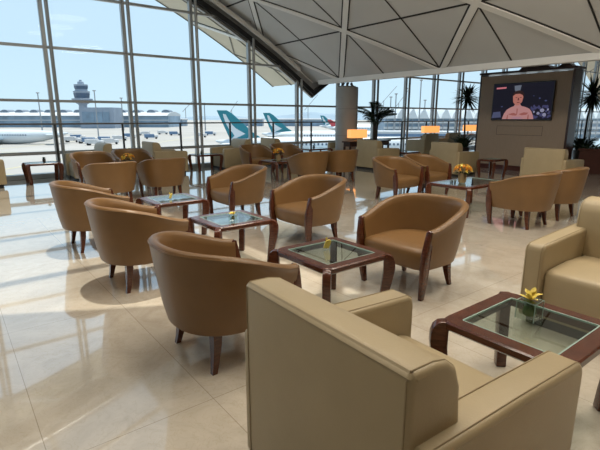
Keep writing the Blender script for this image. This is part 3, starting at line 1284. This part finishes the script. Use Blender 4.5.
def lamp(loc, rz, label, w=.62, dd=.24, h0=.10, h1=.37):
    t = thing('table_lamp', label, 'lamp', loc, rz)
    MB().box(-.1, .1, -.07, .07, 0, .02, .004, 1).tube([(0, 0, .02), (0, 0, h0 + .06)], .014, 8).build('base', M['brass'], t)
    s = MB()
    a, b = w / 2, dd / 2
    th = .006
    for (x0, x1, y0, y1) in ((-a, a, -b, -b + th), (-a, a, b - th, b), (-a, -a + th, -b + th, b - th), (a - th, a, -b + th, b - th)):
        s.box(x0, x1, y0, y1, h0, h1)
    s.build('lamp_shade', M['shade'], t, 0)
    MB().lathe([(0, h0 + .06), (.03, h0 + .08), (.035, h0 + .12), (0, h0 + .16)], 12).build('bulb', emis('bulb_glow_%s' % label[:6], (1, .55, .22), 3), t)
    return t


console(P(10.38, 2.30), WANG, 'dark wooden console under the lit lamp in front of the grey column', 1.98)
lamp(P(9.90, 2.30, .76), WANG - .25, 'table lamp with wide orange lit shade beside the palm and grey column')
console(P(15.82, .75), WANG, 'dark console by the windows under the middle orange lampshade', .74)
lamp(P(15.9, .75, .76), WANG - .4, 'far table lamp with orange shade above the far armchair, left of the yucca', .74, .26, .12, .40)
console(P(19.0, .8), WANG, 'dark console by the windows behind the yucca')
lamp(P(19.0, .8, .76), WANG - .4, 'far table lamp with orange shade glowing behind the yucca trunk', .8, .26, .14, .42)
# one more lit lamp stands on a console just to the right of the viewer
console(Vector((2.25, .55, 0)), R(-50), 'dark console right of the nearest armchair', 1.2)
lamp(Vector((2.25, .55, .76)), R(-50), 'orange table lamp right of the nearest armchair')

# ------------------------------------------------------------------ OUTSIDE
GZ = -9.5
M['tarmac'] = plain('pale_concrete_apron', (.37, .355, .33), .9, noise=.10, scale=.02)
M['white_paint'] = plain('white_aircraft_paint', (.62, .66, .68), .4, noise=.03, scale=.3)
M['teal'] = plain('teal_tail_paint', (.012, .19, .24), .4, noise=.08, scale=.3)
M['belly'] = plain('grey_belly_paint', (.36, .46, .50), .45, noise=.05, scale=.3)
M['red'] = plain('red_tail_paint', (.5, .06, .07), .5, noise=.1, scale=.3)
M['tower'] = plain('tower_cladding', (.27, .32, .39), .6, noise=.08, scale=.1)
M['tower_glass'] = plain('tower_windows', (.06, .10, .16), .3, noise=.2, scale=.2)
M['term_roof'] = plain('terminal_roof', (.52, .55, .57), .6, noise=.06, scale=.05)
M['term_wall'] = plain('terminal_glass_front', (.20, .29, .38), .5, noise=.25, scale=.08)
M['term_dark'] = plain('terminal_skylight', (.16, .20, .25), .6, noise=.1, scale=.1)
M['hill'] = plain('hazy_hill', (.25, .33, .40), 1, noise=.08, scale=.004)  # far blue-greys have distance haze mixed into the colour
M['mast'] = plain('mast_grey', (.3, .32, .34), .6, noise=.1)
M['truck_w'] = plain('service_white', (.6, .6, .6), .6, noise=.1, scale=.5)
M['truck_b'] = plain('service_blue', (.12, .2, .32), .6, noise=.1, scale=.5)
M['tyre'] = plain('black_rubber', (.02, .02, .02), .8, noise=.1)
M['line'] = plain('apron_marking', (.62, .56, .30), .9, noise=.1, scale=.3)

g = MB()
g.box(-1500, 1500, 16, 2600, GZ - .5, GZ)
gr = g.build('apron', M['tarmac'], smooth=0, kind='structure')
mk = MB()
for y_ in (58, 90, 150, 230, 330):
    mk.box(-300, 300, y_, y_ + .5, GZ + .01, GZ + .03)
for x_ in range(-200, 200, 45):
    mk.box(x_, x_ + .5, 50, 320, GZ + .031, GZ + .04)
mk.build('lane_marking', M['line'], gr, 0)
sea = MB()
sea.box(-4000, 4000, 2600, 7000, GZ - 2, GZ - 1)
sea.build('sea', plain('hazy_sea', (.30, .42, .50), .5, noise=.05, scale=.002), smooth=0, kind='structure')  # haze is mixed into the sea colour


def xyat(u, y):
    return (u - 300) / 466. * y


def hillmesh(name, x0, x1, y, hmax, seed):
    rd = random.Random(seed)
    n = 60
    ph = [rd.uniform(0, 6) for _ in range(4)]
    b = MB()
    loops = []
    for i in range(n + 1):
        t = i / n
        x = x0 + (x1 - x0) * t
        h = hmax * (math.sin(PI * t) ** .5) * (.55 + .22 * math.sin(5 * t * PI + ph[0]) + .14 * math.sin(11 * t * PI + ph[1]) + .07 * math.sin(23 * t * PI + ph[2]))
        h = max(h, 1)
        loops.append([(x, y - 250, GZ), (x, y - 90, GZ + h * .6), (x, y, GZ + h), (x, y + 120, GZ + h * .6), (x, y + 300, GZ)])
    b.loft(loops, closed=True)
    return b.build(name, M['hill'], smooth=60, kind='structure')


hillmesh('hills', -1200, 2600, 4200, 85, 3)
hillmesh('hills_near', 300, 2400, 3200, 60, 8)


def airliner(label, loc, rz, D=5.6, L=62, fin_h=8.7, fin=True, tailmat=None, emblem=True, gear=True, name='airliner', bodymat=None):
    """x = nose direction, origin on the ground below the root of the fin's trailing edge"""
    t = thing(name, label, 'aircraft', loc, rz)
    zc = 3.0 + (5.7 - 5.6)
    r = D / 2
    f = MB()
    loops = []
    prof = [(-4.5, .25, 1.6), (-2, .9, 1.1), (2, 1.5, .75), (7, 2.2, .35), (13, 2.7, .05), (18, 2.8, 0), (L - 14, 2.8, 0), (L - 10, 2.6, -.1), (L - 7, 2.1, -.35), (L - 5.2, 1.2, -.7), (L - 4.6, .3, -.9)]
    for x, rr, dz in prof:
        rr = rr * r / 2.8
        loops.append([(x, rr * math.cos(2 * PI * k / 20), zc + dz + rr * math.sin(2 * PI * k / 20)) for k in range(20)])
    f.loft(loops)
    fo = f.build('fuselage', bodymat or M['white_paint'], t, 60)
    wn = MB()
    x = 12
    while x < L - 12:
        for sg in (1, -1):
            wn.box(x, x + .45, sg * r * .965 - .06, sg * r * .965 + .06, zc + .55, zc + 1.1)
        x += 1.1
    wn.build('cabin_windows', M['tower_glass'], fo, 0)
    zt = zc + r * .72
    if fin:
        # outline in x,z measured from the fin's top trailing corner
        h = fin_h
        pl = [(-3.9, zt - .7 + h), (-1.1, zt - .7 + h), (.4, zt + h - 1.6), (3.5, zt + h - 4.4), (6.0, zt + h - 6.7), (8.9, zt + .1), (8.9, zt - .9), (0.0, zt - .9)]
        b = MB().prism(pl, -.16, .16, 'y', .05, 1)
        fo2 = b.build('tail_fin', tailmat or M['teal'], t, 30)
        if emblem:
            zz = zt + h - .7
            k = .0463 * (h / 8.7)
            def q(px, py):
                return (-3.9 + (px - 103) * k, zz - (py - 97) * k)
            bird = [q(140, 118), (q(158, 122)), q(172, 150), q(192, 180), q(215, 203), q(272, 236), q(248, 247), q(215, 262), q(182, 281), q(190, 262), q(206, 248), q(194, 228), q(172, 205), q(155, 172), q(146, 145)]
            for sg in (1, -1):
                e = MB().prism(bird, sg * .165, sg * .20, 'y')
                e.build('wing_emblem', M['white_paint'], fo2, 0)
    for sg in (1, -1):
        wpl = [(L * .36, sg * 1.5), (L * .60, sg * 1.5), (L * .46, sg * 11), (L * .30, sg * 27), (L * .265, sg * 27), (L * .33, sg * 11)]
        b = MB().prism(wpl, zc - 1.5, zc - 1.0, 'z')
        for v in b.v:
            v.z += abs(v.y) * .07
        b.build('wing', M['belly'], t, 20)
        st = [(-1.5, sg * .6), (5.0, sg * .6), (.3, sg * 8.5), (-2.2, sg * 8.5)]
        b = MB().prism(st, zc + .9, zc + 1.15, 'z')
        b.build('tailplane', M['white_paint'], t, 20)
        en = MB()
        ex = L * .53
        en.tube([(ex - 2.5, sg * 9, zc - 1.9), (ex - 1, sg * 9, zc - 1.9), (ex + 1.2, sg * 9, zc - 1.9), (ex + 2.2, sg * 9, zc - 1.9)], [.7, 1.15, 1.35, 1.2], 16)
        en.build('engine', M['belly'], t, 40)
    lg = MB()
    for x, y in ((L * .42, 2.6), (L * .42, -2.6), (L * .86, 0)):
        lg.tube([(x, y, 1.0), (x, y, .6)], .2, 8)
        for dx in (-.9, .0, .9) if y else (0,):
            lg.tube([(x + dx, y - .5, .55), (x + dx, y + .5, .55)], .55, 12)
    lg.build('landing_gear', M['tyre'], t, 40)
    return t


airliner('white airliner with teal tail fin and white bird emblem, the larger left tail', (xyat(217, 130) + 3.9, 130, GZ), 0)
airliner('white airliner with teal tail fin and white bird emblem, the smaller right tail', (xyat(263, 193) + 3.9, 193, GZ), 0, fin_h=8.7)
airliner('distant airliner with a small teal tail left of the grey column', (xyat(320, 400) + 3.9, 400, GZ), 0)
airliner('distant airliner with a red tail beside the column', (xyat(327, 330) + 3.9, 330, GZ), 0, fin_h=5.5, tailmat=M['red'], emblem=False)
airliner('white and pale teal airliner parked beyond the leftmost window', (xyat(56, 200), 200, GZ), PI, D=6.0, fin=False, emblem=False, L=62)

# control tower
D_ = 545.
t = thing('control_tower', 'grey airport control tower with stacked glazed cabs', 'tower', (xyat(84.5, D_), D_, GZ), 0)
k = D_ / 466.


def zy(y_):
    return 1.5 + (118 - y_) * k - GZ


MB().lathe([(4.2 * k, 0), (3.8 * k, zy(106)), (5.0 * k, zy(103.5)), (0, zy(103.5))], 10).build('shaft', M['tower'], t, 30)
MB().lathe([(9.5 * k, zy(101)), (10 * k, zy(99.5)), (9.2 * k, zy(99.4)), (6.6 * k, zy(99)), (7.4 * k, zy(94)), (8 * k, zy(92.5)), (6.2 * k, zy(92)), (5.6 * k, zy(91)), (6.4 * k, zy(87)), (6.6 * k, zy(86)), (3.2 * k, zy(85.6)), (2.8 * k, zy(83.4)), (1.4 * k, zy(83)), (1.2 * k, zy(81.6)), (0, zy(81.5))], 10).build('cab', M['tower'], t, 20)
b = MB()
b.lathe([(6.9 * k, zy(98.8)), (7.7 * k, zy(94.4))], 10)
b.lathe([(6.0 * k, zy(90.4)), (6.6 * k, zy(87.6))], 10)
b.build('cab_windows', M['tower_glass'], t, 0)
b = MB()
for q in range(10):
    a = 2 * PI * q / 10
    b.tube([(5 * k * math.cos(a), 5 * k * math.sin(a), zy(104)), (9.4 * k * math.cos(a), 9.4 * k * math.sin(a), zy(101))], .5, 6)
b.build('strut', M['tower'], t)
t = thing('tower_building', 'blue-grey glass office block at the foot of the control tower', 'building', (xyat(95, 500), 500, GZ), 0)
MB().box(-19, 18.5, 6, 30, 0, zy(108.5)).build('wall', M['tower'], t, 0)
b = MB()
for x0, x1 in ((-16, -3.2), (-2.4, 6), (6.8, 13.5)):
    b.box(x0, x1, 5.6, 6.0, zy(122), zy(112.5))
b.build('window', M['term_wall'], t, 0)

# far terminal with bumped roof
t = thing('terminal_building', 'long low terminal with a pale curved roof and row of dark skylight humps at left', 'building', (0, 560, GZ), 0)
k = 560 / 466.
x0, x1 = xyat(-260, 560), xyat(168, 560)
loops = []
hb = 1.5 + 4.0 * k - GZ
for i in range(2):
    x = (x0, x1)[i]
    loops.append([(x, -2, hb - 2.2), (x, 2, hb), (x, 18, hb + 2.3), (x, 34, hb + 3), (x, 60, hb), (x, 62, hb - 2.5)])
MB().loft(loops).build('roof', M['term_roof'], t, 60)
MB().box(x0, x1, 1, 58, 0, hb - 2.4).build('facade', M['term_wall'], t, 0)
b = MB()
for fl_ in range(2):
    z = 3.5 + fl_ * 4.5
    b.box(x0, x1, .2, .9, z, z + 1.0)
b.build('floor_band', M['term_roof'], t, 0)
x = x0 + 4
while x < x1 - 5:
    b = MB()
    loops = []
    for yy in (14, 30):
        loops.append([(x + 5.2 * math.cos(PI * q / 8), yy, hb + 1.6 + 3.6 * math.sin(PI * q / 8)) for q in range(9)])
    b.loft(loops)
    b.build('skylight', M['term_dark'], t, 30)
    x += 18
t = thing('pier_building', 'pale low airport pier with stepped rooflines right of the control tower', 'building', (0, 640, GZ), 0)
b = MB()
for (ua, ub, ht) in ((112, 150, 9.8), (150, 172, 8.2), (172, 182, 6.6), (232, 262, 7), (275, 330, 6.6)):
    b.box(xyat(ua, 640), xyat(ub, 640), 0, 30, 0, ht * 640 / 466. * .9)
b.build('wall', M['term_wall'], t, 0)
b = MB()
for (ua, ub, ht) in ((112, 150, 9.8), (150, 172, 8.2), (172, 182, 6.6), (232, 262, 7), (275, 330, 6.6)):
    h = ht * 640 / 466. * .9
    b.box(xyat(ua, 640) - 1, xyat(ub, 640) + 1, -2, 32, h, h + 2.2, .6, 1)
b.build('roof', M['term_roof'], t, 0)

# right concourse with peaked roofs
D_ = 235.
k = D_ / 466.
t = thing('concourse_building', 'concourse with a row of white peaked roofs seen right of the column', 'building', (0, D_, GZ), 0)
x0, x1 = xyat(385, D_), xyat(640, D_)
z1 = 1.5 - .5 * k - GZ
MB().box(x0, x1, 0, 30, 0, z1).build('facade', M['term_wall'], t, 0)
b = MB()
for z in (.2, 3.0, 5.6, 8.4):
    b.box(x0 - .5, x1, -.9, -.02, z, z + 1.15)
b.build('floor_band', M['term_roof'], t, 0)
b = MB()
x = x0
i = 0
while x < x1:
    w = 11 * k
    loops = []
    for yy in (-1.5, 30):
        loops.append([(x, yy, z1), (x + w * .12, yy, z1 + 2.2), (x + w * .35, yy, z1 + 4.2), (x + w * .5, yy, z1 + 4.9), (x + w * .6, yy, z1 + 3.9), (x + w * .8, yy, z1 + 1.4), (x + w * .96, yy, z1)])
    b.loft(loops)
    x += w
    i += 1
b.build('roof_peak', M['white_paint'], t, 30)
b = MB()
x = x0 + 1
while x < x1:
    b.box(x, x + .35, -1.1, -.95, 1.2, z1)
    x += 3.1
b.build('facade_fin', M['mast'], t, 0)
# jet bridge
t = thing('jet_bridge', 'pale grey boarding bridge on columns in front of the concourse', 'jet bridge', (xyat(430, 150), 150, GZ), R(-12))
MB().box(-18, 26, -1.6, 1.6, 4.2, 7.0, .3, 1).build('tunnel', M['term_roof'], t, 20)
MB().box(-18, 26, -1.66, 1.66, 5.1, 6.0).build('window_band', M['truck_b'], t, 0)
b = MB()
for x in (-14, 4, 22):
    b.tube([(x, 0, 0), (x, 0, 4.2)], .35, 10)
b.build('support', M['mast'], t)


def light_mast(u, ytop, D, label, grp='apron floodlight masts'):
    t = thing('floodlight_mast', label, 'light mast', (xyat(u, D), D, GZ), 0, grp)
    h = 1.5 + (118 - ytop) / 466. * D - GZ
    w = .0009 * D + .05
    MB().tube([(0, 0, 0), (0, 0, h)], [w * 1.4, w], 8).build('pole', M['mast'], t)
    MB().lathe([(w, h - .3), (D * .0035, h), (D * .0035, h + D * .0012), (0, h + D * .002)], 10).build('lamp_head', M['mast'], t)


for u, y_, D, lb in ((41, 94, 300, 'floodlight mast left of the control tower'), (97, 92, 260, 'floodlight mast just right of the control tower'), (123, 99, 420, 'floodlight mast at the first mullion right of the tower building'),
                     (205, 104, 420, 'floodlight mast just left of the larger teal tail'), (419, 82, 180, 'tallest floodlight mast above the concourse'), (405, 90, 230, 'middle floodlight mast left of the tallest one'),
                     (395, 95, 215, 'shorter floodlight mast by the palm side of the concourse'), (424, 101, 320, 'small floodlight mast right of the tallest one'), (390, 98, 300, 'short floodlight mast nearest the palm')):
    light_mast(u, y_, D, lb)


def crane(u, D, hh, a, label):
    t = thing('dockside_crane', label, 'crane', (xyat(u, D), D, GZ), 0, 'distant cranes')
    MB().tube([(0, 0, 0), (0, 0, hh)], D * .0007, 6).build('tower', M['mast'], t)
    MB().tube([(-hh * .2, 0, hh * .75), (hh * math.cos(a), 0, hh * .75 + hh * math.sin(a))], D * .0006, 6).build('jib', M['mast'], t)


for u, D, hh, a, lb in ((186, 900, 30, .9, 'thin distant crane left of the third mullion'), (232, 900, 26, 1.1, 'thin distant crane between the two teal tails'), (308, 900, 34, 1.0, 'thin distant crane beyond the valley of the roof'), (383, 900, 44, 1.0, 'thin distant crane right of the palm'), (398, 950, 40, 1.1, 'thin distant crane left of the concourse masts')):
    crane(u, D, hh, a, lb)


def truck(u, D, label, mat, rz=0, L=7, h=2.6):
    t = thing('service_truck', label, 'truck', (xyat(u, D), D, GZ), rz, 'apron service vehicles')
    MB().box(-L / 2, L / 2 - 2, -1.1, 1.1, .7, h, .1, 1).build('cargo_body', mat, t, 20)
    MB().box(L / 2 - 1.9, L / 2, -1.05, 1.05, .6, h * .8, .15, 1).build('cab', M['truck_w'], t, 20)
    b = MB()
    for x in (-L / 2 + 1.2, L / 2 - 1):
        b.tube([(x, -1.1, .5), (x, 1.1, .5)], .5, 10)
    b.build('wheels', M['tyre'], t)


vlist = [(84, 205, 'blue', ''), (92, 190, 'white', ''), (100, 215, 'blue', ''), (108, 198, 'white', ''), (70, 215, 'white', ''), (76, 240, 'blue', ''), (118, 230, 'white', ''), (128, 260, 'blue', ''), (143, 300, 'white', ''),
         (150, 250, 'blue', ''), (162, 320, 'white', ''), (174, 300, 'blue', ''), (200, 270, 'white', ''), (210, 300, 'blue', ''), (312, 260, 'white', ''), (352, 240, 'blue', ''), (372, 100, 'blue', ''), (385, 104, 'white', '')]
for i, (u, D, c, _) in enumerate(vlist):
    left = 'left' if u < 115 else ('middle' if u < 230 else 'right')
    near = 'beyond the window beside the tower building' if u < 115 else ('on the open apron right of the control tower' if u < 230 else 'on the apron behind the column and palm')
    truck(u, D, 'small %s service truck %s' % (c, near), M['truck_w'] if c == 'white' else M['truck_b'], random.choice((0, PI, .4)))

# ------------------------------------------------------------------ LIGHT
wd = bpy.data.worlds.new('sky')
sc.world = wd
wd.use_nodes = True
nt = wd.node_tree
nt.nodes.clear()
out = nt.nodes.new('ShaderNodeOutputWorld')
bg = nt.nodes.new('ShaderNodeBackground')
tc = nt.nodes.new('ShaderNodeTexCoord')
sp = nt.nodes.new('ShaderNodeSeparateXYZ')
rp = nt.nodes.new('ShaderNodeValToRGB')
cr = rp.color_ramp
cr.elements[0].position = 0
cr.elements[0].color = (.55, .70, .80, 1)
cr.elements[1].position = 1
cr.elements[1].color = (.42, .57, .78, 1)
for p_, c_ in ((.035, (.54, .71, .82)), (.12, (.51, .68, .81)), (.4, (.48, .64, .80))):
    e = cr.elements.new(p_)
    e.color = (*c_, 1)
nt.links.new(tc.outputs['Generated'], sp.inputs[0])
nt.links.new(sp.outputs['Z'], rp.inputs['Fac'])
nt.links.new(rp.outputs['Color'], bg.inputs['Color'])
bg.inputs['Strength'].default_value = 1.05
nt.links.new(bg.outputs[0], out.inputs['Surface'])

sun = bpy.data.lights.new('sun', 'SUN')
sun.energy = 4.2
sun.angle = R(.6)
sun.color = (1, .93, .82)
so = bpy.data.objects.new('sun', sun)
COL.objects.link(so)
dv = Vector((-.06, -.20, -1)).normalized()
so.rotation_euler = dv.to_track_quat('-Z', 'Y').to_euler()
so.location = (0, 0, 30)

# unseen fill lights added under the vault to brighten the interior
FILL = [(3.7, 8.2), (3.7, 10.4), (3.7, 12.6), (1.2, 10.2), (-1.4, 10.2), (5.2, 11.4), (5.2, 13.6), (1.2, 12.6), (-3.8, 9.0)]
for i, (a, b) in enumerate(FILL):
    z = zv(a) - .5
    c = P(a, b, z)
    t = thing('added_fill_luminaire', 'added fill light, a flat round white disc under the vault above the viewer', 'ceiling light', c, 0, 'added fill lights under the vault')
    MB().lathe([(0, .02), (.76, .02), (.78, .05), (.76, .09), (0, .1)], 28).build('housing', M['rib'], t)
    MB().tube([(0, 0, .1), (0, 0, .49)], .01, 6).build('rod', M['steel'], t)
    L = bpy.data.lights.new('fill_light', 'AREA')
    L.shape = 'DISK'
    L.size = 1.5
    L.energy = 52
    L.color = (1, .90, .76)
    lo = bpy.data.objects.new('fill_light', L)
    COL.objects.link(lo)
    lo.location = c
L = bpy.data.lights.new('lamp_light', 'POINT')
L.energy = 5
L.color = (1, .5, .2)
L.shadow_soft_size = .12
lo = bpy.data.objects.new('lamp_light', L)
COL.objects.link(lo)
lo.location = (2.25, .55, 1.0)

# ------------------------------------------------------------------ camera
cam = bpy.data.cameras.new('camera')
cam.sensor_width = 36
cam.lens = 454 / 600 * 36
cam.clip_end = 9000
co = bpy.data.objects.new('camera', cam)
COL.objects.link(co)
co.location = (0, 0, 1.5)
co.rotation_euler = (R(90 - 13.26), 0, 0)
sc.camera = co
vs_ = sc.view_settings
vs_.view_transform = 'Standard'
vs_.look = 'None'
vs_.gamma = 1
vs_.exposure = .3
sc.cycles.max_bounces = 10
sc.cycles.transparent_max_bounces = 16
sc.cycles.diffuse_bounces = 5
sc.cycles.glossy_bounces = 5
sc.cycles.sample_clamp_indirect = 6
